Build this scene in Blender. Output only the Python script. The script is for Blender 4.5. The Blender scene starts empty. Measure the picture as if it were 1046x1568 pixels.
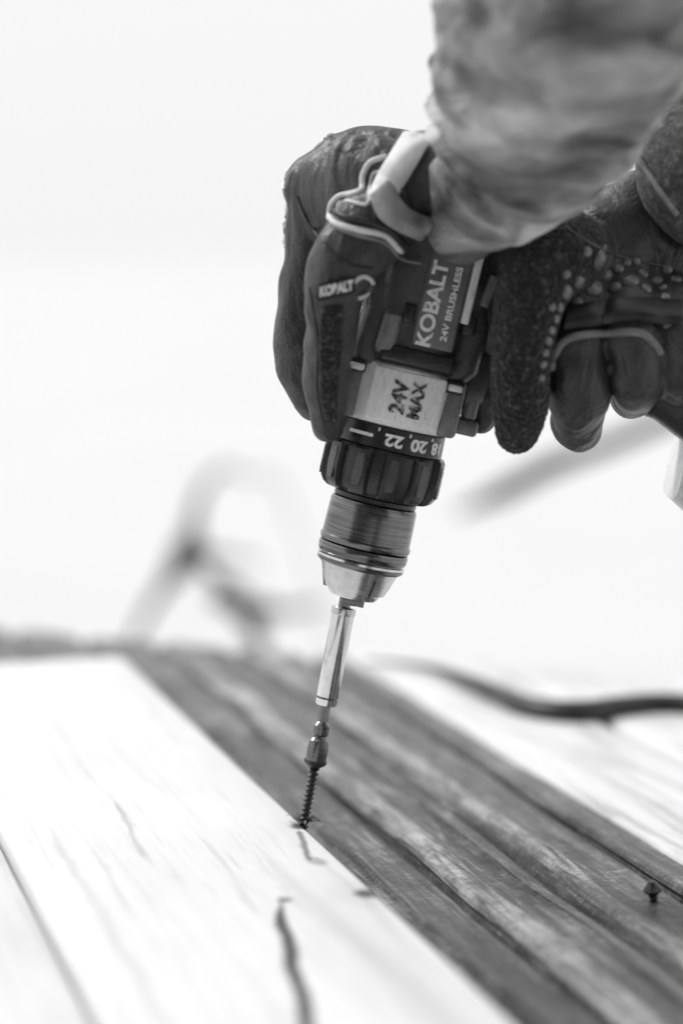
import bpy, bmesh, math, random
from mathutils import Vector, Matrix, noise
from mathutils.bvhtree import BVHTree
random.seed(4)
R=math.radians
S=1/3274.0
sc=bpy.context.scene
col=sc.collection
# ---------------------------------------------------------------- camera
TH=R(5.93)
CAM=Vector((0.0177,-1.109,0.262))
cd=bpy.data.cameras.new("camera"); cam=bpy.data.objects.new("camera",cd); col.objects.link(cam)
cam.location=CAM; cam.rotation_euler=(R(90)-TH,0,0)
cd.sensor_fit='HORIZONTAL'; cd.sensor_width=24; cd.lens=84.9
cd.clip_start=0.02; cd.clip_end=3000
cd.dof.use_dof=True; cd.dof.focus_distance=1.112; cd.dof.aperture_fstop=3.0
sc.camera=cam
FW=Vector((0,math.cos(TH),-math.sin(TH))); UP=Vector((0,math.sin(TH),math.cos(TH)))
def rdir(u,v): return FW+UP*((784-v)/3700)+Vector(((u-523)/3700,0,0))
def P(u,v,y=0.0):
    """image pixel, cast from the camera to a chosen depth -> world metres"""
    d=rdir(u,v); return CAM+d*((y-CAM.y)/d.y)
def G(u,v,z=0.0):
    """image pixel, cast from the camera -> point on the level z"""
    d=rdir(u,v); return CAM+d*((z-CAM.z)/d.z)
# ---------------------------------------------------------------- view / world
sc.view_settings.view_transform='Standard'; sc.view_settings.look='None'; sc.view_settings.exposure=0
w=bpy.data.worlds.new("World"); sc.world=w; w.use_nodes=True
nt=w.node_tree; nt.nodes.clear()
sky=nt.nodes.new('ShaderNodeTexSky'); sky.sky_type='NISHITA'; sky.sun_disc=False
sky.sun_elevation=R(48); sky.sun_rotation=R(300); sky.dust_density=6; sky.air_density=1.5
bw=nt.nodes.new('ShaderNodeRGBToBW'); mx=nt.nodes.new('ShaderNodeMix'); mx.data_type='FLOAT'
mx.inputs[0].default_value=0.94; mx.inputs[3].default_value=7.75
bg=nt.nodes.new('ShaderNodeBackground'); bg.inputs[1].default_value=0.125
wo=nt.nodes.new('ShaderNodeOutputWorld')
nt.links.new(sky.outputs[0],bw.inputs[0]); nt.links.new(bw.outputs[0],mx.inputs[2])
nt.links.new(mx.outputs[0],bg.inputs[0]); nt.links.new(bg.outputs[0],wo.inputs[0])
ld=bpy.data.lights.new("sun",'SUN'); ld.energy=2.4; ld.angle=R(12); ld.color=(1,1,1)
sun=bpy.data.objects.new("sun",ld); col.objects.link(sun)
az=R(300); el=R(48)
sd=Vector((math.sin(az)*math.cos(el),math.cos(az)*math.cos(el),math.sin(el)))
sun.rotation_euler=sd.to_track_quat('Z','Y').to_euler()
# ---------------------------------------------------------------- materials
def mat(name,base=0.5,rough=0.6,metal=0.0,spec=0.5,sheen=0,coat=0):
    m=bpy.data.materials.new(name); m.use_nodes=True
    b=m.node_tree.nodes['Principled BSDF']
    b.inputs['Base Color'].default_value=(base,base,base,1)
    b.inputs['Roughness'].default_value=rough; b.inputs['Metallic'].default_value=metal
    b.inputs['Specular IOR Level'].default_value=spec
    b.inputs['Sheen Weight'].default_value=sheen; b.inputs['Sheen Roughness'].default_value=0.5
    b.inputs['Coat Weight'].default_value=coat
    return m
class N:
    def __init__(s,m): s.t=m.node_tree; s.b=s.t.nodes['Principled BSDF']
    def n(s,k): return s.t.nodes.new(k)
    def l(s,a,b): s.t.links.new(a,b)
    def coord(s,scale=(1,1,1),loc=(0,0,0)):
        tc=s.n('ShaderNodeTexCoord'); mp=s.n('ShaderNodeMapping'); mp.inputs['Scale'].default_value=scale; mp.inputs['Location'].default_value=loc
        s.l(tc.outputs['Object'],mp.inputs[0]); return mp.outputs[0]
    def noise(s,vec,scale,detail=5,rough=.6,dist=0):
        t=s.n('ShaderNodeTexNoise'); t.inputs['Scale'].default_value=scale; t.inputs['Detail'].default_value=detail
        t.inputs['Roughness'].default_value=rough; t.inputs['Distortion'].default_value=dist; s.l(vec,t.inputs['Vector']); return t.outputs[0]
    def ramp(s,f,stops):
        r=s.n('ShaderNodeValToRGB'); e=r.color_ramp.elements
        while len(e)<len(stops): e.new(0.5)
        for i,(p,c) in enumerate(stops): e[i].position=p; e[i].color=(c,c,c,1)
        s.l(f,r.inputs[0]); return r.outputs[0]
    def math(s,op,a,b=None,c=None):
        m=s.n('ShaderNodeMath'); m.operation=op
        for i,x in enumerate((a,b,c)):
            if x is None: continue
            if isinstance(x,(int,float)): m.inputs[i].default_value=x
            else: s.l(x,m.inputs[i])
        return m.outputs[0]
    def mul(s,a,b): 
        return s.math('MULTIPLY',a,b)
    def bump(s,h,st=.5,dist=.001,prev=None):
        b=s.n('ShaderNodeBump'); b.inputs['Strength'].default_value=st; b.inputs['Distance'].default_value=dist
        s.l(h,b.inputs['Height'])
        if prev: s.l(prev,b.inputs['Normal'])
        s.l(b.outputs[0],s.b.inputs['Normal']); return b.outputs[0]
    def base(s,o): s.l(o,s.b.inputs['Base Color'])
    def rough(s,o): s.l(o,s.b.inputs['Roughness'])
def worn(name,b0,b1,rough=.5,scale=60,metal=0,bump=.2,spec=.5,coat=0):
    m=mat(name,b0,rough,metal,spec,coat=coat); k=N(m); c=k.coord()
    a=k.noise(c,scale,8,.7); k.base(k.ramp(a,[(.3,b0),(.7,b1)]))
    f=k.noise(c,scale*14,4,.6); k.bump(f,bump,.0004)
    k.rough(k.ramp(k.noise(c,scale*2,5),[(.3,max(rough-.12,.05)),(.7,rough+.15)])); return m
M_glove=mat("glove_fabric",.03,.5,sheen=.05,spec=.6); k=N(M_glove); c=k.coord()
a=k.noise(c,22,4,.55); fz=k.noise(c,900,3,.7)
k.base(k.mul(k.ramp(a,[(.3,.012),(.5,.030),(.72,.07)]),k.ramp(fz,[(.3,.5),(.7,1.6)])))
b1=k.bump(k.noise(k.coord((1,1,.45)),60,4,.55,1.4),.75,.0040); k.bump(k.noise(c,1300,2,.5),.4,.0005,b1)
k.rough(k.ramp(a,[(.35,.36),(.65,.58)]))
M_terry=mat("terry_cloth",.03,.95,sheen=.15,spec=.2); k=N(M_terry); c=k.coord()
v=k.n('ShaderNodeTexVoronoi'); v.inputs['Scale'].default_value=480; k.l(c,v.inputs['Vector'])
k.base(k.ramp(k.noise(c,380,5,.8),[(.35,.008),(.56,.032),(.70,.22)]))
k.bump(k.math('ADD',v.outputs[0],k.noise(c,300,5,.8)),1,.0016)
M_pipe=worn("reflective_piping",.5,.8,.45,120)
M_white=worn("pale_cuff",.55,.85,.5,80,bump=.5)
M_cuffg=worn("cuff_fabric",.14,.4,.6,70,bump=.6)
M_grey=worn("grey_piping",.12,.26,.6,120)
M_pad=worn("rubber_pad",.10,.24,.2,100)
M_rub=worn("black_rubber",.008,.022,.4,70)
M_black=worn("black_plastic",.010,.032,.26,60,bump=.5)
M_dgrey=worn("dark_grey_plastic",.04,.12,.32,40,bump=.4)
M_mgrey=worn("mid_grey_plastic",.12,.28,.32,60,bump=.3)
M_label=worn("label_plate",.10,.22,.38,70,bump=.3)
M_lgrey=worn("light_gear_case",.42,.62,.34,45,bump=.3)
k=N(M_lgrey); sN=k.noise(k.coord((3,3,1)),130,6,.75,1.5)
k.base(k.ramp(sN,[(.31,.08),(.36,.7),(.6,.86),(.75,.9)]))
def scuffed(name,hi,lo,th=.40):
    m=mat(name,hi,.5); k=N(m); k.base(k.ramp(k.noise(k.coord(),420,6,.8,1),[(th,lo),(th+.1,hi)])); return m
M_print=scuffed("pale_print",.88,.3,.36)
M_dprint=scuffed("dark_print",.02,.5)
def brushed(name,b0,b1,rough,bz=60):
    m=mat(name,b0,rough,1.0); k=N(m); a=k.noise(k.coord((1,1,bz)),28,6,.7)
    k.base(k.ramp(a,[(.3,b0),(.7,b1)])); k.rough(k.ramp(a,[(.3,rough),(.7,rough+.12)]))
    k.bump(k.noise(k.coord((1,1,bz*1.3)),30,4),.15,.0002); return m
M_steel=worn("polished_steel",.5,.8,.14,60,metal=1,bump=.05)
M_dsteel=brushed("blackened_steel",.07,.26,.16)
M_nose=worn("nose_steel",.35,.72,.2,50,metal=1,bump=.1)
M_screw=worn("screw_steel",.03,.10,.35,300,metal=.8)
M_sleeve=mat("grey_jacket_cloth",.3,.9,sheen=.1,spec=.2); k=N(M_sleeve); c=k.coord()
a=k.noise(k.coord((.8,1,1.9)),19,4,.5,.9); a2=k.noise(c,60,4,.6,.3)
k.base(k.mul(k.ramp(a,[(.34,.06),(.45,.18),(.56,.36),(.68,.62)]),k.ramp(a2,[(.3,.75),(.6,1.08)])))
b1=k.bump(k.noise(k.coord((.8,1,1.9)),30,4,.5,.9),1,.009); k.bump(k.noise(c,900,3),.4,.0006,b1)
M_sleeve2=mat("dark_fleece",.06,1,sheen=.2,spec=.2); k=N(M_sleeve2); c=k.coord()
k.base(k.ramp(k.noise(c,260,6,.8),[(.35,.03),(.55,.12),(.72,.4)])); k.bump(k.noise(c,300,5,.8),1,.002)
# ---------------------------------------------------------------- helpers
def newobj(name,me,m=None,parent=None,smooth=True,ang=35):
    o=bpy.data.objects.new(name,me); col.objects.link(o)
    if m: me.materials.append(m)
    if smooth:
        for p in me.polygons: p.use_smooth=True
        if ang: me.set_sharp_from_angle(angle=R(ang))
    if parent: o.parent=parent
    return o
def empty(name,loc=(0,0,0),rot=(0,0,0)):
    e=bpy.data.objects.new(name,None); e.empty_display_size=.02; col.objects.link(e); e.location=loc; e.rotation_euler=rot; return e
def catmull(vals,n):
    out=[]
    L=len(vals)
    for i in range(L-1):
        p0=vals[max(i-1,0)];p1=vals[i];p2=vals[i+1];p3=vals[min(i+2,L-1)]
        for j in range(n):
            t=j/n
            out.append(.5*((2*p1)+(p2-p0)*t+(2*p0-5*p1+4*p2-p3)*t*t+(3*p1-p0-3*p2+p3)*t**3))
    out.append(vals[-1]); return out
def loft(bm,pts,rad,flat=1.0,n=8,seg=28,cap=True,fn=None):
    V=catmull([Vector(p) for p in pts],n); Rr=catmull(list(rad),n)
    rings=[]
    T=[(V[min(i+1,len(V)-1)]-V[max(i-1,0)]).normalized() for i in range(len(V))]
    ref=Vector((0,1,0))
    if abs(T[0].dot(ref))>.9: ref=Vector((1,0,0))
    u=(ref-T[0]*ref.dot(T[0])).normalized()
    F=[]
    for t in T:
        u=(u-t*u.dot(t)).normalized(); F.append((t,u.copy(),t.cross(u).normalized()))
    items=[]
    if cap:
        for a in (85,65,45,22): items.append((V[0]-T[0]*Rr[0]*math.sin(R(a)),Rr[0]*math.cos(R(a)),F[0],0))
    for i in range(len(V)): items.append((V[i],Rr[i],F[i],i/(len(V)-1)))
    if cap:
        for a in (22,45,65,85): items.append((V[-1]+T[-1]*Rr[-1]*math.sin(R(a)),Rr[-1]*math.cos(R(a)),F[-1],1))
    for c,r,(t,u,s),q in items:
        ring=[]
        for j in range(seg):
            a=2*math.pi*j/seg
            rr=r*(fn(q,a) if fn else 1)
            ring.append(bm.verts.new(c+s*math.cos(a)*rr+u*math.sin(a)*rr*flat))
        rings.append(ring)
    for A,B in zip(rings,rings[1:]):
        for j in range(seg):
            bm.faces.new((A[j],A[(j+1)%seg],B[(j+1)%seg],B[j]))
    if cap:
        bm.faces.new(rings[0][::-1]); bm.faces.new(rings[-1])
    return rings
def bm_obj(name,bm,m,parent=None,ang=35):
    bmesh.ops.recalc_face_normals(bm,faces=bm.faces)
    me=bpy.data.meshes.new(name); bm.to_mesh(me); bm.free(); return newobj(name,me,m,parent,True,ang)
def chain(bm,L,flat=1.0,n=16,wr=.03):
    pts=[P(a,b,y) for a,b,y,r in L]
    rad=[r*S*(1.109+y)/1.109 for a,b,y,r in L]
    ph=L[0][0]*.1; seed=L[0][1]*.13
    def fn(q,a):
        e=max(0,.4+1.5*noise.noise(Vector((q*4+seed,math.cos(a),math.sin(a)+seed))))
        return 1+wr*e*math.sin(q*34+ph+1.6*math.sin(a+ph)+3*noise.noise(Vector((q*5,math.cos(a)+seed,math.sin(a)))))
    loft(bm,pts,rad,flat,n,36,True,fn)
def tube(name,pts,r,m,parent,rads=None,cyc=False):
    cu=bpy.data.curves.new(name,'CURVE'); cu.dimensions='3D'; cu.bevel_depth=r; cu.bevel_resolution=3; cu.resolution_u=8
    sp=cu.splines.new('BEZIER'); sp.bezier_points.add(len(pts)-1)
    for i,(b,p) in enumerate(zip(sp.bezier_points,pts)):
        b.co=p; b.handle_left_type=b.handle_right_type='AUTO'
        if rads: b.radius=rads[i]
    sp.use_cyclic_u=cyc; cu.use_fill_caps=True
    o=bpy.data.objects.new(name,cu); col.objects.link(o); cu.materials.append(m); o.parent=parent; return o
def lathe(name,prof,m,parent,seg=72,fn=None,ang=30,closed=True):
    bm=bmesh.new(); rings=[]
    for s,r in prof:
        rings.append([bm.verts.new((math.cos(2*math.pi*j/seg)*r*S*(fn(s,2*math.pi*j/seg) if fn else 1),
                                   math.sin(2*math.pi*j/seg)*r*S*(fn(s,2*math.pi*j/seg) if fn else 1),s*S)) for j in range(seg)])
    for A,B in zip(rings,rings[1:]):
        for j in range(seg): bm.faces.new((A[j],A[(j+1)%seg],B[(j+1)%seg],B[j]))
    bm.faces.new(rings[0][::-1]); bm.faces.new(rings[-1])
    return bm_obj(name,bm,m,parent,ang)
def sloft(name,secs,m,parent,seg=64,axis='z',ang=40,bev=0):
    """secs: (s,cx,cy,hx,hy,n) superellipse sections; axis z or x"""
    bm=bmesh.new(); rings=[]
    for s,cx,cy,hx,hy,n in secs:
        ring=[]
        for j in range(seg):
            a=2*math.pi*j/seg; c_=math.cos(a); s_=math.sin(a)
            x=cx+hx*math.copysign(abs(c_)**(2/n),c_); y=cy+hy*math.copysign(abs(s_)**(2/n),s_)
            v=(x*S,y*S,s*S) if axis=='z' else (s*S,y*S,x*S)
            ring.append(bm.verts.new(v))
        rings.append(ring)
    for A,B in zip(rings,rings[1:]):
        for j in range(seg): bm.faces.new((A[j],A[(j+1)%seg],B[(j+1)%seg],B[j]))
    bm.faces.new(rings[0][::-1]); bm.faces.new(rings[-1])
    return bm_obj(name,bm,m,parent,ang)
def block(name,x0,x1,y0,y1,z0,z1,m,parent,bev=3,rot=0,taper=0):
    bm=bmesh.new(); cx,cy,cz=(x0+x1)/2,(y0+y1)/2,(z0+z1)/2
    bmesh.ops.create_cube(bm,size=1)
    for v in bm.verts:
        v.co=Vector((v.co.x*(x1-x0)*S*(1-taper*(v.co.z+.5)),v.co.y*(y1-y0)*S,v.co.z*(z1-z0)*S))
    if bev: bmesh.ops.bevel(bm,geom=bm.edges[:],offset=bev*S,segments=3,profile=.5,affect='EDGES')
    if rot: bmesh.ops.rotate(bm,verts=bm.verts,matrix=Matrix.Rotation(R(rot),3,'Y'))
    bmesh.ops.translate(bm,verts=bm.verts,vec=Vector((cx,cy,cz))*S)
    return bm_obj(name,bm,m,parent,30)
def text_mesh(txt,size,ext=.6,bold=.0):
    cu=bpy.data.curves.new("t",'FONT'); cu.body=txt; cu.size=size; cu.extrude=ext; cu.align_x='CENTER'; cu.align_y='CENTER'; cu.offset=bold
    o=bpy.data.objects.new("t",cu); col.objects.link(o)
    bpy.context.view_layer.update()
    me=bpy.data.meshes.new_from_object(o.evaluated_get(bpy.context.evaluated_depsgraph_get()))
    bpy.data.objects.remove(o); return me
# ================================================================ DRILL
SU=R(13)
drill=empty("cordless_drill",P(540,913,0.0),(0,SU,0))
lathe("hex_shank",[(-14,10),(-13,12),(4,12),(6,12)],M_dsteel,drill,seg=6)
lathe("chuck_nose",[(-2,22),(-1,34),(3,38),(9,40),(10,46),(24,52),(44,59),(47,60),(48,56)],M_nose,drill)
for i in range(3):
    a=R(30+120*i+200); bm=bmesh.new(); bmesh.ops.create_cube(bm,size=1)
    for v in bm.verts: v.co=Vector((v.co.x*13*S,v.co.y*16*S,v.co.z*26*S))+Vector((math.cos(a)*13*S,math.sin(a)*13*S,0))
    bm_obj("chuck_jaw_%d"%(i+1),bm,M_dsteel,drill)
for i in range(3):
    a=R(-62+120*i); bm=bmesh.new(); bmesh.ops.create_cube(bm,size=1)
    for v in bm.verts: v.co=Vector((v.co.x*8*S,v.co.y*3.2*S,v.co.z*38*S+(v.co.x*0)))+Vector(((49+v.co.z*12)*S,0,26*S))
    bmesh.ops.rotate(bm,verts=bm.verts,matrix=Matrix.Rotation(a,3,'Z')); bm_obj("nose_slot_%d"%(i+1),bm,M_dsteel,drill)
lathe("chuck_rings",[(46,54),(46,62),(49,66),(54,67),(56,64),(57,61),(60,61),(61,66),(64,68),(73,69),(77,68),(79,65),(80,60)],M_dsteel,drill)
lathe("chuck_ring_bright",[(54,60),(54.5,67.6),(58,67.6),(58.5,60)],M_steel,drill)
lathe("chuck_sleeve",[(79,58),(80,68),(83,69.5),(88,69.5),(90,67.5),(130,66.5),(143,66),(147,64),(150,58)],M_dsteel,drill)
lathe("chuck_neck",[(148,60),(150,63),(156,63),(158,58),(172,60)],M_black,drill)
def lob(s,a):
    q=(a*11/(2*math.pi))%1.0
    g=abs(q-.5)*2
    return 1.0 if g<.52 else 1-.10*min((g-.52)/.14,1)
lathe("torque_collar",[(158,62),(160,78),(164,84),(172,89),(196,92),(228,91),(232,88),(233,70)],M_black,drill,seg=264,fn=lambda s,a: lob(s,a) if 161<s<229 else 1,ang=25)
for j in range(11):
    a=2*math.pi*(j+.5)/11
    bm=bmesh.new(); bmesh.ops.create_cube(bm,size=1)
    bmesh.ops.bevel(bm,geom=bm.edges[:],offset=.12,segments=2,affect='EDGES')
    for v in bm.verts: v.co=Vector((4*v.co.x*S,15*v.co.y*S,(48*v.co.z+198)*S))+Vector((90.5*S,0,0))
    bmesh.ops.rotate(bm,verts=bm.verts,matrix=Matrix.Rotation(a,3,'Z'))
    bm_obj("collar_grip_%d"%(j+1),bm,M_dgrey,drill)
lathe("number_ring",[(231,70),(232,80),(234,83),(266,82),(268,78)],M_black,drill)
def ringtext(txt,size,R0,zc,ang0,name):
    me=text_mesh(txt,size,1.2,.9)
    for v in me.vertices:
        x,y,z=v.co; x,y=-x*1.15,-y                # printed upside-down
        a=R(-90)+R(ang0)+x/R0
        rr=R0+z
        v.co=Vector((math.cos(a)*rr*S,math.sin(a)*rr*S,(zc+y)*S))
    newobj(name,me,M_print,drill,False)
ringtext("22",24,83,250,3,"torque_number_1"); ringtext("20",24,83,250,31,"torque_number_2"); ringtext("18",24,83,250,58,"torque_number_3")
for i,a0 in enumerate((-14,19,47)):
    me=text_mesh("|",10,1.2,.6)
    for v in me.vertices:
        x,y,z=v.co; a=R(-90+a0)+x/83; v.co=Vector((math.cos(a)*(83+z)*S,math.sin(a)*(83+z)*S,(262+y*.5)*S))
    newobj("tick_%d"%i,me,M_print,drill,False)
bm=bmesh.new(); g=[]
for j in range(9):
    a=R(-90-48+j*3.6); g.append((bm.verts.new((math.cos(a)*83.8*S,math.sin(a)*83.8*S,248*S)),bm.verts.new((math.cos(a)*83.8*S,math.sin(a)*83.8*S,253*S))))
for A,B in zip(g,g[1:]): bm.faces.new((A[0],B[0],B[1],A[1]))
bm_obj("index_mark",bm,M_print,drill)
sloft("gear_case",[(268,0,0,78,78,2.1),(270,0,0,85,84,2.2),(276,0,0,87,86,2.3),(340,2,0,86,86,2.5),(356,3,0,82,84,2.6),(360,3,0,78,78,2.6)],M_lgrey,drill)
for x0,x1,z0,z1 in ((-88,-56,270,362),(60,92,270,358)):
    block("gear_case_flange",x0,x1,-66,40,z0,z1,M_mgrey,drill,8)
for x in (-74,74):
    block("clip",x-14,x+14,-76,-60,336,356,M_black,drill,4); block("clip_face",x-10,x+12,-80,-70,340,350,M_lgrey,drill,3)
sloft("motor_housing",[(356,3,0,70,72,2.6),(362,4,0,80,80,2.6),(372,4,0,82,80,2.8),(395,3,0,80,78,2.8),(420,2,0,76,78,3),(470,2,0,76,80,3),(540,4,0,78,82,3),(620,4,0,78,80,2.8),(690,4,0,72,74,2.5),(705,4,0,60,62,2.4)],M_dgrey,drill)
sloft("left_shoulder",[(352,-58,-20,30,50,3),(372,-66,-22,24,50,3),(430,-62,-20,22,48,3),(500,-66,-10,26,44,3),(590,-70,0,26,40,3),(620,-60,0,14,30,2.5)],M_dgrey,drill)
sloft("left_rib",[(372,-40,-66,13,14,2.4),(380,-40,-72,15,16,2.4),(430,-38,-74,14,16,2.4),(440,-38,-66,9,10,2.2)],M_mgrey,drill)
sloft("left_rib_outer",[(376,-76,-46,9,14,2.4),(384,-76,-50,11,18,2.4),(436,-70,-50,10,16,2.4),(444,-70,-44,6,10,2.2)],M_mgrey,drill)
sloft("right_shoulder",[(352,66,-16,26,50,3),(372,80,-20,26,50,3),(440,84,-18,24,46,3),(500,70,-12,18,40,3)],M_dgrey,drill)
block("vent_left",-25,-8,-84,-70,424,452,M_black,drill,3,rot=0)
block("vent_right",64,84,-76,-60,424,452,M_black,drill,3,rot=0)
block("label_panel",-4,58,-88,-72,395,560,M_label,drill,4)
block("label_trim",59,72,-84,-68,440,560,M_lgrey,drill,3)
block("body_collar",-46,66,-86,-70,362,388,M_black,drill,6)
def facetext(txt,size,xc,zc,yf,name,m,sx=1,lx=1,bold=.6):
    me=text_mesh(txt,size,1.0,bold)
    for v in me.vertices:
        x,y,z=v.co                                 # reads upward along the axis
        v.co=Vector(((xc-y*sx)*S,(yf-z)*S,(zc+x*lx)*S))
    newobj(name,me,m,drill,False)
facetext("KOBALT",30,14,458,-88.5,"brand_lettering",M_print,lx=1.12,bold=1)
facetext("24V BRUSHLESS",13,41,464,-88.5,"voltage_lettering",M_print,lx=1.25,bold=.4)
facetext("24V",30,-2,314,-87.5,"case_lettering_1",M_dprint,bold=1.2); facetext("MAX",25,24,314,-88,"case_lettering_2",M_dprint,bold=1)
block("case_plate",-48,62,-87,-70,274,354,M_lgrey,drill,4)
sloft("handle",[(50,480,0,80,44,2.6),(85,478,0,86,50,2.6),(130,462,0,74,54,2.6),(200,440,0,58,52,2.4),(300,430,0,56,52,2.4),(380,428,0,64,56,2.6),(445,425,0,90,70,3)],M_black,drill,axis='x')
sloft("trigger_housing",[(78,370,0,50,40,2.8),(96,368,-4,54,44,2.8),(122,372,0,46,38,2.8)],M_dgrey,drill,axis='x')
block("trigger",96,118,-34,34,300,372,M_mgrey,drill,8)
block("trigger_lip",80,124,-38,38,278,302,M_mgrey,drill,6)
block("direction_switch",84,100,-62,-40,470,520,M_mgrey,drill,4,rot=10)
sloft("battery",[(440,420,0,150,90,4),(448,420,0,165,100,4.5),(536,420,0,168,102,4.5),(544,420,0,160,98,4)],M_mgrey,drill,axis='x')
sloft("battery_foot",[(430,315,0,60,86,4),(466,300,0,66,92,4)],M_lgrey,drill,axis='x')
block("battery_band",456,486,-106,106,240,585,M_black,drill,4)
# ================================================================ BIT AND SCREW
AX=math.atan2(66,357)
bit=empty("driver_bit_holder",P(465,1262,0),(0,AX,0))
lathe("holder_tube",[(187,12),(188,15),(191,16.5),(334,17.5),(338,17.5),(341,15),(342,10)],M_steel,bit,ang=30)
lathe("holder_ring",[(330,10),(330,18.6),(332,18.9),(340,18.6),(341,10)],M_nose,bit)
lathe("holder_groove",[(198,10),(198,16.9),(201,16.9),(201,10)],M_dsteel,bit)
lathe("holder_shank",[(338,9),(372,9)],M_dsteel,bit,seg=6)
lathe("bit_shank",[(158,7.5),(190,8)],M_dsteel,bit,seg=6)
lathe("bit_body",[(100,10),(101,16),(118,16.5),(132,15),(136,11.5),(140,11),(142,12.5),(156,12.5),(160,9),(162,7)],M_dsteel,bit)
lathe("bit_flange",[(96,10),(96.5,16),(98,18),(101,18),(102,14)],M_screw,bit)
screw=empty("wood_screw",P(465,1262,0),(0,AX,0))
def make_thread(parent,z0,z1,r0,r1,pitch,depth,name):
    bm=bmesh.new(); seg=28; nz=int((z1-z0)/pitch*10); rings=[]
    for i in range(nz+1):
        z=z0+(z1-z0)*i/nz; rb=r0+(r1-r0)*i/nz; ring=[]
        for j in range(seg):
            ph=(z/pitch-j/seg)%1.0; h=max(0,1-abs(ph-.5)*3.2)
            rr=rb+depth*h; a=2*math.pi*j/seg
            ring.append(bm.verts.new((math.cos(a)*rr*S,math.sin(a)*rr*S,z*S)))
        rings.append(ring)
    for A,B in zip(rings,rings[1:]):
        for j in range(seg): bm.faces.new((A[j],A[(j+1)%seg],B[(j+1)%seg],B[j]))
    bm.faces.new(rings[0][::-1]); bm.faces.new(rings[-1])
    return bm_obj(name,bm,M_screw,parent,60)
make_thread(screw,-30,88,5.2,5.8,7.6,3.6,"threaded_shank")
lathe("screw_head",[(86,6),(90,9),(95,16.5),(96.4,17.5),(97,17)],M_screw,screw)
# ================================================================ BOARDS
ROT=R(14.8)
def plank(name,l0,l1,g0,endf,z0,z1,m,parent=None,bev=.002,jit=0,nn=60):
    bm=bmesh.new(); vt=[]
    cross=[(l0,z0),(l0,z1-bev),(l0+bev*.4,z1-bev*.3),(l0+bev,z1),(l0+(l1-l0)*.33,z1),(l0+(l1-l0)*.66,z1),(l1-bev,z1),(l1-bev*.4,z1-bev*.3),(l1,z1-bev),(l1,z0)]
    for i in range(nn+1):
        row=[]
        for (a,z) in cross:
            g1=endf(a); q=i/nn; g=g0+(g1-g0)*q
            dz=0; da=0
            if jit:
                dz=jit*noise.noise(Vector((a*30,g*8,l0*90))); da=jit*noise.noise(Vector((a*3,g*11,l0*90+7)))
            row.append(bm.verts.new((a+da,g,z+(dz if z>z0 else 0))))
        vt.append(row)
    for A,B in zip(vt,vt[1:]):
        for j in range(len(cross)-1): bm.faces.new((A[j],A[j+1],B[j+1],B[j]))
        bm.faces.new((A[-1],A[0],B[0],B[-1]))
    bm.faces.new(vt[0]); bm.faces.new(vt[-1][::-1])
    o=bm_obj(name,bm,m,parent,50)
    if not parent: o.rotation_euler=(0,0,ROT)
    return o
M_new=mat("new_pine",.7,.6,spec=.3); k=N(M_new)
c=k.coord((1,.05,1)); 
g1=k.noise(c,42,4,.55,1.0); g2=k.noise(k.coord((1,.04,1)),420,4,.6,.2); g3=k.noise(k.coord((1,.5,1)),16,4,.6); g4=k.noise(k.coord((1,.03,1)),150,3,.6,.8)
base=k.ramp(g1,[(.28,.66),(.40,.74),(.6,.77),(.8,.78)])
fine=k.mul(k.ramp(g2,[(.3,.93),(.5,1.0)]),k.ramp(g4,[(.34,.86),(.44,1.0)]))
cl=k.ramp(g3,[(.35,.95),(.6,1.02)])
res=k.mul(k.mul(base,fine),cl)
sep=k.n('ShaderNodeSeparateXYZ'); tc=k.n('ShaderNodeTexCoord'); k.l(tc.outputs['Object'],sep.inputs[0])
X,Y=sep.outputs[0],sep.outputs[1]
wob=k.noise(k.coord(),13,5,.55)
wobc=k.mul(k.math('SUBTRACT',wob,.5),.014)
def line_mask(x0,y0,x1,y1,wd,soft,dark):
    """dark split in the timber between two points (board coordinates, metres)"""
    t=k.math('DIVIDE',k.math('SUBTRACT',Y,y0),(y1-y0))
    xl=k.math('ADD',k.math('MULTIPLY_ADD',t,(x1-x0),x0),wobc)
    d=k.math('ABSOLUTE',k.math('SUBTRACT',X,xl))
    tt=k.math('MAXIMUM',k.math('SUBTRACT',k.math('ABSOLUTE',k.math('SUBTRACT',t,.5)),.34),0)
    d=k.math('ADD',d,k.mul(tt,.02))
    mr=k.n('ShaderNodeMapRange'); mr.interpolation_type='SMOOTHSTEP'; k.l(d,mr.inputs[0])
    mr.inputs[1].default_value=wd; mr.inputs[2].default_value=wd+soft; mr.inputs[3].default_value=dark; mr.inputs[4].default_value=1
    return mr.outputs[0]
def knot(x,y,rx,ry,dark):
    dx=k.math('DIVIDE',k.math('ADD',k.math('SUBTRACT',X,x),wobc),rx); dy=k.math('DIVIDE',k.math('SUBTRACT',Y,y),ry)
    d=k.math('SQRT',k.math('ADD',k.math('MULTIPLY',dx,dx),k.math('MULTIPLY',dy,dy)))
    mr=k.n('ShaderNodeMapRange'); mr.interpolation_type='SMOOTHSTEP'; k.l(d,mr.inputs[0])
    mr.inputs[1].default_value=.35; mr.inputs[2].default_value=1.1; mr.inputs[3].default_value=dark; mr.inputs[4].default_value=1
    return mr.outputs[0]
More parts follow.
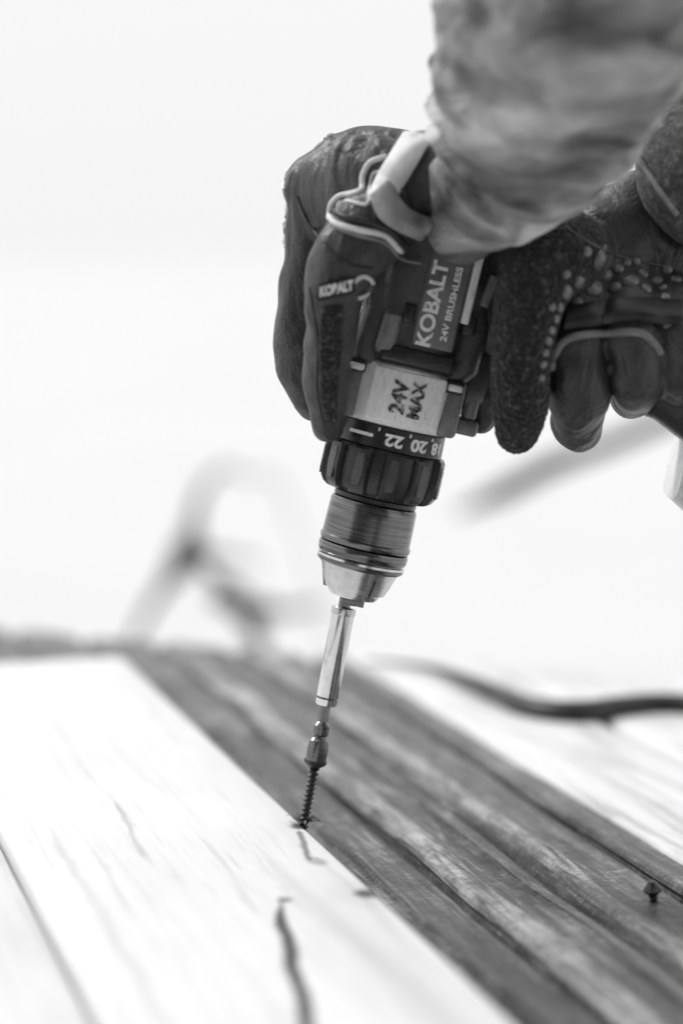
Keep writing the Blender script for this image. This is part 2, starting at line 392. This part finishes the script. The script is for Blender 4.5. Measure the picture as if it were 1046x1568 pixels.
for q in (line_mask(-.040,-.125,-.082,-.35,.0014,.0028,.09),line_mask(-.079,.08,-.083,-.06,.0002,.0022,.75),
          line_mask(-.006,-.005,-.014,-.075,.0003,.0022,.35),line_mask(-.115,.05,-.118,-.35,.0001,.004,.84),line_mask(-.03,-.08,-.018,-.40,.0005,.008,.86),
          line_mask(-.06,.30,-.05,.05,.0001,.004,.90),
          knot(-.005,-.129,.007,.009,.12),knot(-.041,-.130,.004,.005,.2),knot(-.012,-.07,.006,.010,.6),knot(-.002,-.004,.006,.007,.15),knot(-.005,-.129,.02,.03,.9)):
    res=k.mul(res,q)
k.base(res); k.bump(k.math('ADD',g2,k.mul(res,1.5)),.35,.0006)
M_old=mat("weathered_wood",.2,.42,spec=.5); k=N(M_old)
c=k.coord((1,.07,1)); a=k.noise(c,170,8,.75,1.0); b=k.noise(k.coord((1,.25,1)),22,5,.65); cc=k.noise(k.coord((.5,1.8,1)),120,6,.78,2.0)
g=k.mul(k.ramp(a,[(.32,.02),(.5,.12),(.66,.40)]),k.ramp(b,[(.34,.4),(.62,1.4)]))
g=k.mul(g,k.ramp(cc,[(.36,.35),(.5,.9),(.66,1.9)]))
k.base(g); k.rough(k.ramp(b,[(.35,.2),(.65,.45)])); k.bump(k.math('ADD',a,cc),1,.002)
M_ridge=mat("worn_batten",.5,.5); k=N(M_ridge); c=k.coord((1,.08,1)); a=k.noise(c,190,8,.75,1); cc=k.noise(k.coord((.6,1.6,1)),110,6,.78,2.0)
k.base(k.mul(k.mul(k.ramp(a,[(.36,.07),(.47,.42),(.62,.8)]),k.ramp(k.noise(k.coord((1,.35,1)),26,5),[(.36,.38),(.56,1)])),k.ramp(cc,[(.36,.5),(.55,1.05)]))); k.bump(k.math('ADD',a,cc),1,.0018)
M_pale=mat("pale_board",.6,.5); k=N(M_pale); c=k.coord((1,.06,1)); a=k.noise(c,90,5,.62,1)
k.base(k.mul(k.ramp(a,[(.30,.36),(.46,.66),(.66,.76)]),k.ramp(k.noise(k.coord((1,.3,1)),20,4),[(.33,.66),(.52,1)]))); k.bump(a,.5,.0008)
deck=empty("wooden_deck",(0,0,0),(0,0,ROT))
endd=lambda a:.741-.91*a
ZD=-.022
lat=-.62; i=0
while lat<.17:
    wd=.0485
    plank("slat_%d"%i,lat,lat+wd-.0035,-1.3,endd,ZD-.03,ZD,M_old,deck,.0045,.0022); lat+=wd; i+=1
for j,(l,hw) in enumerate(((.030,.004),(.066,.0075),(.092,.003),(.117,.0055),(.160,.005))):
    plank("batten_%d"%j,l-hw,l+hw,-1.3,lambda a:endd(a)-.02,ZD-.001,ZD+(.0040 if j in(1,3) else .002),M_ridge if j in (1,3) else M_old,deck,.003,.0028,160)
lat=.174; 
for j in range(7):
    plank("pale_slat_%d"%j,lat,lat+.087,-1.3,endd,ZD-.03,ZD+.003,M_pale,deck,.005,.002); lat+=.091
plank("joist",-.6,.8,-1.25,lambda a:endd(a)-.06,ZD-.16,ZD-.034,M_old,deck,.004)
plank("pine_board",-.138,0,-1.3,lambda a:.496+.05*(a+.02),ZD+.001,0,M_new,None,.003,.0006)
plank("pine_board.001",-.281,-.1415,-1.3,lambda a:.50,ZD+.001,-.0005,M_new,None,.003,.0006)
plank("pine_board.002",-.425,-.2845,-1.3,lambda a:.47,ZD+.001,-.0005,M_new,None,.003,.0006)
# ground
bm=bmesh.new(); bmesh.ops.create_grid(bm,x_segments=2,y_segments=2,size=1500)
M_gr=mat("pale_ground",.64,.9,spec=.1); k=N(M_gr); k.base(k.ramp(k.noise(k.coord(),.6,6),[(.3,.60),(.7,.65)]))
g=bm_obj("ground",bm,M_gr); g.location.z=-.62
# unseen dark building added behind the camera to darken reflections and front light
added_house=empty("added_dark_house",(0,-3.2,-.62))
M_sid=worn("dark_siding",.04,.10,.6,6)
def hb(name,x0,x1,y0,y1,z0,z1,m):
    bm=bmesh.new(); bmesh.ops.create_cube(bm,size=1)
    for v in bm.verts: v.co=Vector(((x0+x1)/2+v.co.x*(x1-x0),(y0+y1)/2+v.co.y*(y1-y0),(z0+z1)/2+v.co.z*(z1-z0)))
    return bm_obj(name,bm,m,added_house,30)
hb("wall_core",-3.2,3.2,-3,-.03,0,3.6,M_sid)
for i in range(20): hb("siding_%d"%i,-3.22,3.22,-.028+.0,0.0+.006*(i%2),i*.18+.004,(i+1)*.18-.004,M_sid)
M_glass=mat("window_glass",.02,.05); M_tr=mat("window_trim",.75,.5)
for xx in (-1.9,1.7):
    hb("window_trim",xx-.6,xx+.6,.008,.05,1.3,2.7,M_tr); hb("window_pane",xx-.52,xx+.52,.052,.056,1.38,2.62,M_glass)
hb("eave",-3.6,3.6,-3.3,.5,3.6,3.72,M_sid)
bm=bmesh.new(); vs=[bm.verts.new(q) for q in ((-3.6,-3.3,3.725),(3.6,-3.3,3.725),(3.6,.5,3.725),(-3.6,.5,3.725),(-3.6,-1.4,5),(3.6,-1.4,5))]
for f in ((0,1,5,4),(2,3,4,5),(0,4,3),(1,2,5),(3,2,1,0)): bm.faces.new([vs[i] for i in f])
bm_obj("roof",bm,M_sid,added_house)
# second screw standing in deck
s2=empty("wood_screw.001",G(1000,1372,ZD+.002),(R(8),R(-6),0)); s2.scale=(.8,.8,.8)
lathe("screw_head",[(2,8),(9,17),(12,18),(20,11),(27,7),(28,4)],M_screw,s2); make_thread(s2,-20,12,6,7.5,7.6,3.6,"threaded_shank")
# shavings
bm=bmesh.new()
def flake(c,L,wd,rise,a):
    d=Vector((math.cos(a),math.sin(a),0)); n_=Vector((-d.y,d.x,0)); prev=None
    for i in range(6):
        t=i/5; p=c+d*L*t+Vector((0,0,rise*math.sin(t*math.pi*.8)+.0004)); w2=wd*(1-t*.8)
        cur=(bm.verts.new(p+n_*w2+Vector((0,0,w2*.5))),bm.verts.new(p-n_*w2))
        if prev: bm.faces.new((prev[0],prev[1],cur[1],cur[0]))
        prev=cur
for i in range(30):
    a=random.uniform(0,6.28); flake(Vector((math.cos(a)*.002,math.sin(a)*.002,0)),random.uniform(.003,.0085),random.uniform(.0004,.0014),random.uniform(.0008,.0035),a)
M_chip=worn("wood_chip",.02,.22,.7,300); bm_obj("wood_shavings",bm,M_chip)
zc=ZD+.008
tube("extension_cord",[G(a,b,zc) for a,b in ((560,1012),(640,1020),(700,1036),(760,1062),(820,1086),(880,1093),(940,1085),(1010,1078),(1080,1082),(1220,1095))],.0075,M_rub,None,[.15,.3,.5,.8,1,1.1,1,.9,.9,.9])
# ================================================================ HANDS
person=empty("person")
def glove(name,chains,parent):
    bm=bmesh.new()
    for L,fl in chains: chain(bm,L,fl,wr=.06)
    o=bm_obj(name,bm,M_glove,parent,None)
    r=o.modifiers.new("r",'REMESH'); r.mode='VOXEL'; r.voxel_size=.0011; r.use_smooth_shade=True
    s=o.modifiers.new("s",'SMOOTH'); s.iterations=6; s.factor=.6
    for i,(ns,st) in enumerate(((.026,.0035),)):
        t=bpy.data.textures.new(name+"_folds%d"%i,'CLOUDS'); t.noise_scale=ns; t.noise_depth=1
        d=o.modifiers.new("d%d"%i,'DISPLACE'); d.texture=t; d.strength=st; d.mid_level=.5; d.texture_coords='GLOBAL'
    return o
LH=[([(650,285,-.035,62),(575,295,-.025,86),(515,302,-.012,78)],.6),
 ([(612,243,0,47),(545,246,.008,49),(485,286,.012,52)],1),
 ([(490,292,.0,55),(478,380,0,43),(454,480,0,33),(456,560,0,32),(480,622,0,25)],1),
 ([(575,345,-.035,60),(520,410,-.04,50),(506,500,-.036,42),(498,580,-.031,36),(503,653,-.024,27)],1),
 ([(500,290,.03,46),(482,380,.045,36),(490,450,.055,34),(510,540,.05,32),(525,610,.04,26)],1),
 ([(530,270,.045,42),(520,350,.060,33),(555,410,.065,32),(600,450,.065,30)],1),
 ([(570,260,.05,38),(580,320,.068,28),(620,360,.070,26),(670,375,.068,24)],1)]
lh=glove("glove_on_drill_back",LH,person)
RH=[([(1085,300,.02,72),(985,350,.0,86),(905,400,-.008,78)],.7),
 ([(1100,380,.01,80),(1000,400,0,70)],.8),
 ([(800,400,-.01,50),(760,480,.0,45),(745,560,.005,40),(738,640,.005,26)],1),
 ([(880,390,-.02,62),(815,440,-.038,50),(797,540,-.042,40)],1),
 ([(895,430,-.012,50),(882,520,-.034,46),(886,600,-.032,45),(886,652,-.012,39)],1),
 ([(957,430,-.008,46),(966,510,-.037,41),(978,580,-.035,40),(968,606,-.01,35)],1),
 ([(1020,430,0,43),(1036,510,-.033,40),(1042,575,-.030,36),(1034,594,-.006,33)],1),
 ([(1080,430,.01,38),(1098,520,-.026,34),(1102,560,-.022,31),(1092,575,0,28)],1)]
rh=glove("glove_on_handle",RH,person)
bm=bmesh.new(); chain(bm,[(865,385,-.030,66),(818,440,-.043,56),(799,540,-.047,46),(797,620,-.042,43),(792,662,-.036,33)],n=8,wr=.02)
th=bm_obj("terry_thumb",bm,M_terry,person,None)
ss=th.modifiers.new("s",'SUBSURF'); ss.levels=3; ss.render_levels=3
t=bpy.data.textures.new("terry",'CLOUDS'); t.noise_scale=.0022; t.noise_depth=3
d=th.modifiers.new("d",'DISPLACE'); d.texture=t; d.strength=.0018; d.texture_coords='GLOBAL'
def sleeve(name,L,m,folds,parent,st=.008):
    bm=bmesh.new()
    pts=[P(a,b,y) for a,b,y,r in L]; rad=[r*S*(1.109+y)/1.109 for a,b,y,r in L]
    loft(bm,pts,rad,.8,24,160,True,fn=folds)
    o=bm_obj(name,bm,m,parent,None)
    s=o.modifiers.new("s",'SUBSURF'); s.levels=1; s.render_levels=1
    t=bpy.data.textures.new(name,'CLOUDS'); t.noise_scale=.03; t.noise_depth=1
    d=o.modifiers.new("d",'DISPLACE'); d.texture=t; d.strength=st; d.texture_coords='GLOBAL'
    return o
def f1(q,a):
    nz=noise.noise(Vector((math.cos(a)*.9,math.sin(a)*.9,q*4)))
    x=q*60+2.2*math.sin(a+.9)+4*nz
    env=max(0,.55+noise.noise(Vector((math.cos(a)*1.1+5,math.sin(a)*1.1,q*6+3)))*1.3)
    s=1-abs(math.sin(x*.5))**.8*2
    return 1+.085*env*s*(1 if q>.05 else .6)
s1=sleeve("jacket_sleeve",[(712,345,-.04,58),(765,275,-.06,118),(812,180,-.085,161),(850,80,-.115,186),(900,-80,-.16,204),(960,-280,-.22,217),(1010,-520,-.28,220)],M_sleeve,f1,person,.008)
s2_=sleeve("fleece_sleeve",[(1082,270,-.012,114),(1115,222,.0,114),(1170,130,.01,114),(1260,0,.03,120),(1400,-200,.07,130)],M_sleeve2,lambda q,a:1+.02*math.sin(q*30+a),person,.005)
bpy.context.view_layer.update()
dg=bpy.context.evaluated_depsgraph_get()
def bvh(os): return [BVHTree.FromObject(o,dg) for o in os]
TL=bvh([lh]); TR=bvh([rh,th]); TF=bvh([s2_])
def onto(T,u,v,off=0):
    d=rdir(u,v).normalized(); best=None
    for t in T:
        h=t.ray_cast(CAM,d)
        if h[0] is not None and (best is None or h[3]<best[1]): best=(h[0],h[3],h[1])
    if best is None: return P(u,v,-.03),Vector((0,-1,0))
    return best[0]+best[2]*off,best[2]
def seam(name,T,pts,r,m,off=.0):
    pp=catmull([Vector((a,b,0)) for a,b in pts],3)
    return tube(name,[onto(T,p.x,p.y,off)[0] for p in pp],r,m,person)
def ribbon(name,T,A,B,m,lift=.002,bulge=.003,nacross=8,n=8,th=.0012):
    """fabric band sewn on the glove: between two edge lines"""
    a=catmull([Vector((x,y,0)) for x,y in A],n); b=catmull([Vector((x,y,0)) for x,y in B],n)
    bm=bmesh.new(); rows=[]
    raw=[[None]*(nacross+1) for _ in a]
    for i,(p,q) in enumerate(zip(a,b)):
        for j in range(nacross+1):
            t=j/nacross; w_=p.lerp(q,t); h,nn=onto(T,w_.x,w_.y,0)
            raw[i][j]=(w_,h.y)
    for i in range(len(a)):
        row=[]
        for j in range(nacross+1):
            ys=[raw[ii][jj][1] for ii in range(max(0,i-2),min(len(a),i+3)) for jj in range(max(0,j-2),min(nacross+1,j+3))]
            t=j/nacross; yy=min(ys)-lift-bulge*math.sin(math.pi*t)
            row.append(bm.verts.new(P(raw[i][j][0].x,raw[i][j][0].y,yy)))
        rows.append(row)
    for r0,r1 in zip(rows,rows[1:]):
        for j in range(nacross): bm.faces.new((r0[j],r0[j+1],r1[j+1],r1[j]))
    o=bm_obj(name,bm,m,person,60)
    s=o.modifiers.new("t",'SOLIDIFY'); s.thickness=th; s.offset=0
    sb=o.modifiers.new("s",'SUBSURF'); sb.levels=2; sb.render_levels=2
    return o
ribbon("cuff_band",TL,[(618,200),(598,232),(578,265),(562,300)],[(668,196),(645,240),(618,285),(592,325)],M_white,.002,.004)
ribbon("cuff_roll",TL,[(565,300),(580,332),(606,352),(650,372)],[(600,268),(612,300),(632,322),(668,335)],M_cuffg,.003,.005)
ribbon("finger_grip_patch",TL,[(492,470),(490,530),(492,600),(503,650)],[(526,465),(524,530),(518,600),(516,650)],M_terry,.0002,.0006,6,6,.0006)
seam("cuff_fold",TL,[(608,300),(616,318),(622,340),(640,352)],.0016,M_rub,.004)
seam("pull_tab_piping",TL,[(592,240),(568,248),(556,268),(552,292),(520,300),(506,318),(512,340),(550,352),(590,360),(612,382),(640,392),(668,388)],.0014,M_pipe,.0003)
seam("pull_tab_inner",TL,[(585,262),(572,266),(566,290),(562,312),(530,308),(518,322)],.0008,M_pipe,.0003)
seam("zip_edge",TL,[(514,348),(552,361),(590,371),(614,395),(645,402)],.0009,M_grey,.0003)
seam("tab_zip",TL,[(512,322),(530,332),(560,338),(590,348),(618,372),(648,382)],.0016,M_rub,.0002)
p,nn=onto(TL,526,318,.0008)
tube("snap",[p+Vector((math.cos(a)*.0022,-.0005,math.sin(a)*.0022)) for a in [i*math.pi/3 for i in range(6)]],.0007,M_pipe,person,cyc=True)
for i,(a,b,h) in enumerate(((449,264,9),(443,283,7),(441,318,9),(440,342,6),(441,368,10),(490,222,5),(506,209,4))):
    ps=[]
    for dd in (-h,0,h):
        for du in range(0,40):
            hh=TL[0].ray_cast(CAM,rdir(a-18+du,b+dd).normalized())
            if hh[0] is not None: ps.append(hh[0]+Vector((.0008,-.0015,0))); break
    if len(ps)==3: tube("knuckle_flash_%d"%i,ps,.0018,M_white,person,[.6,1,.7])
me=text_mesh("KOBALT",19,1,1.1)
pc,nn=onto(TL,515,440,.003)
for v in me.vertices:
    x,y,z=v.co; x*=.66
    v.co=pc+Vector((x,-z*.3-5.2,math.tan(R(12))*x+y))*S
newobj("tab_lettering",me,M_white,person,False)
bm=bmesh.new(); bmesh.ops.create_cube(bm,size=1)
for v in bm.verts: v.co=Vector((v.co.x*54*S,v.co.y*8*S,v.co.z*24*S+v.co.x*54*S*math.tan(R(12))))+pc
bmesh.ops.bevel(bm,geom=bm.edges[:],offset=2*S,segments=2,affect='EDGES'); bm_obj("logo_tab",bm,M_rub,person)
seam("tab_loop",TL,[(540,432),(554,422),(568,430),(560,448),(548,455)],.0010,M_pipe,.001)
seam("thumb_seam",TL,[(474,440),(486,520),(486,600),(500,670)],.0004,M_rub,.0001)
seam("palm_fold_shade",TL,[(455,300),(480,350),(530,400),(570,410)],.0006,M_rub,.0002)  # black strip standing in for the shade in the glove's fold crease
seam("finger_piping",TR,[(843,562),(858,528),(885,514),(930,510),(978,509),(1000,525),(1010,542)],.0019,M_grey,.0004)
seam("back_seam",TR,[(865,345),(905,372),(960,395),(1040,410)],.0006,M_dgrey,.0001)
seam("fleece_hem",TF,[(975,236),(990,258),(1010,290),(1038,328)],.0014,M_cuffg,.0002)
ribbon("finger_strap",TR,[(868,470),(920,458),(975,455),(1046,458)],[(862,505),(915,498),(975,492),(1046,500)],M_rub,.002,.002)
seam("strap_edge",TR,[(1020,455),(1018,478),(1024,500)],.002,M_grey,.001)
bm=bmesh.new(); pads=[(918,397,15),(930,422,11),(908,440,16),(886,432,10),(868,447,12),(884,462,9),(947,410,9),(965,430,14),(985,418,9),(942,440,11),(1005,430,11),(1022,412,8),(960,402,7),(900,385,8),(990,442,9),(868,420,7),
 (858,470,8),(852,488,7),(845,505,7),(840,522,7),(836,540,6),(832,558,6),(830,578,6),(846,470,6),(1035,427,9),(925,380,7),(1015,440,7),(975,400,6)]
for a,b,r in pads:
    p,nn=onto(TR,a,b,0)
    mt=Matrix.Translation(p)@nn.to_track_quat('Z','Y').to_matrix().to_4x4()@Matrix.Diagonal((r*S,r*S,r*S*.6,1))
    bmesh.ops.create_icosphere(bm,subdivisions=3,radius=1,matrix=mt)
bm_obj("knuckle_pads",bm,M_pad,person)
# ================================================================ BACKGROUND
yb=2.2
chair=empty("garden_chair")
M_tube=worn("dark_tube",.02,.05,.5,20)
def bt(n,L,r,rads=None): tube(n,[P(a,b,yb+q) for a,b,q in L],r,M_tube,chair,rads)
bt("back_loop",[(294,860,0),(302,770,0),(322,734,.02),(380,730,.2),(430,745,.35),(450,800,.38),(480,900,.38),(520,1060,.38)],.005,[2.2,1.6,1.0,.5,.4,.3,.3,.3])
bt("front_leg",[(298,800,0),(284,850,0),(250,900,-.02),(215,960,-.04),(150,1150,-.08),(90,1420,-.1)],.010,[.9,2.3,.9,.6,.6,.6])
bt("rear_leg",[(285,835,0),(325,880,.05),(370,925,.1),(420,1100,.15),(470,1380,.18)],.012,[.8,.6,1.4,.5,.5])
bt("seat_rail",[(285,850,0),(330,850,.1),(400,862,.35)],.011,[1.8,.6,.3])
bt("cross_bar",[(330,915,.05),(380,930,.1),(440,935,.15),(500,925,.3)],.012,[1,1.4,.6,.3])
tube("timber_beam",[P(700,785,2.0),P(770,752,2.0),P(840,715,2.0),P(910,690,2.05),P(1100,610,2.1),P(1500,480,2.2)],.02,M_tube,None,[.2,.7,.7,.6,.6,.6])
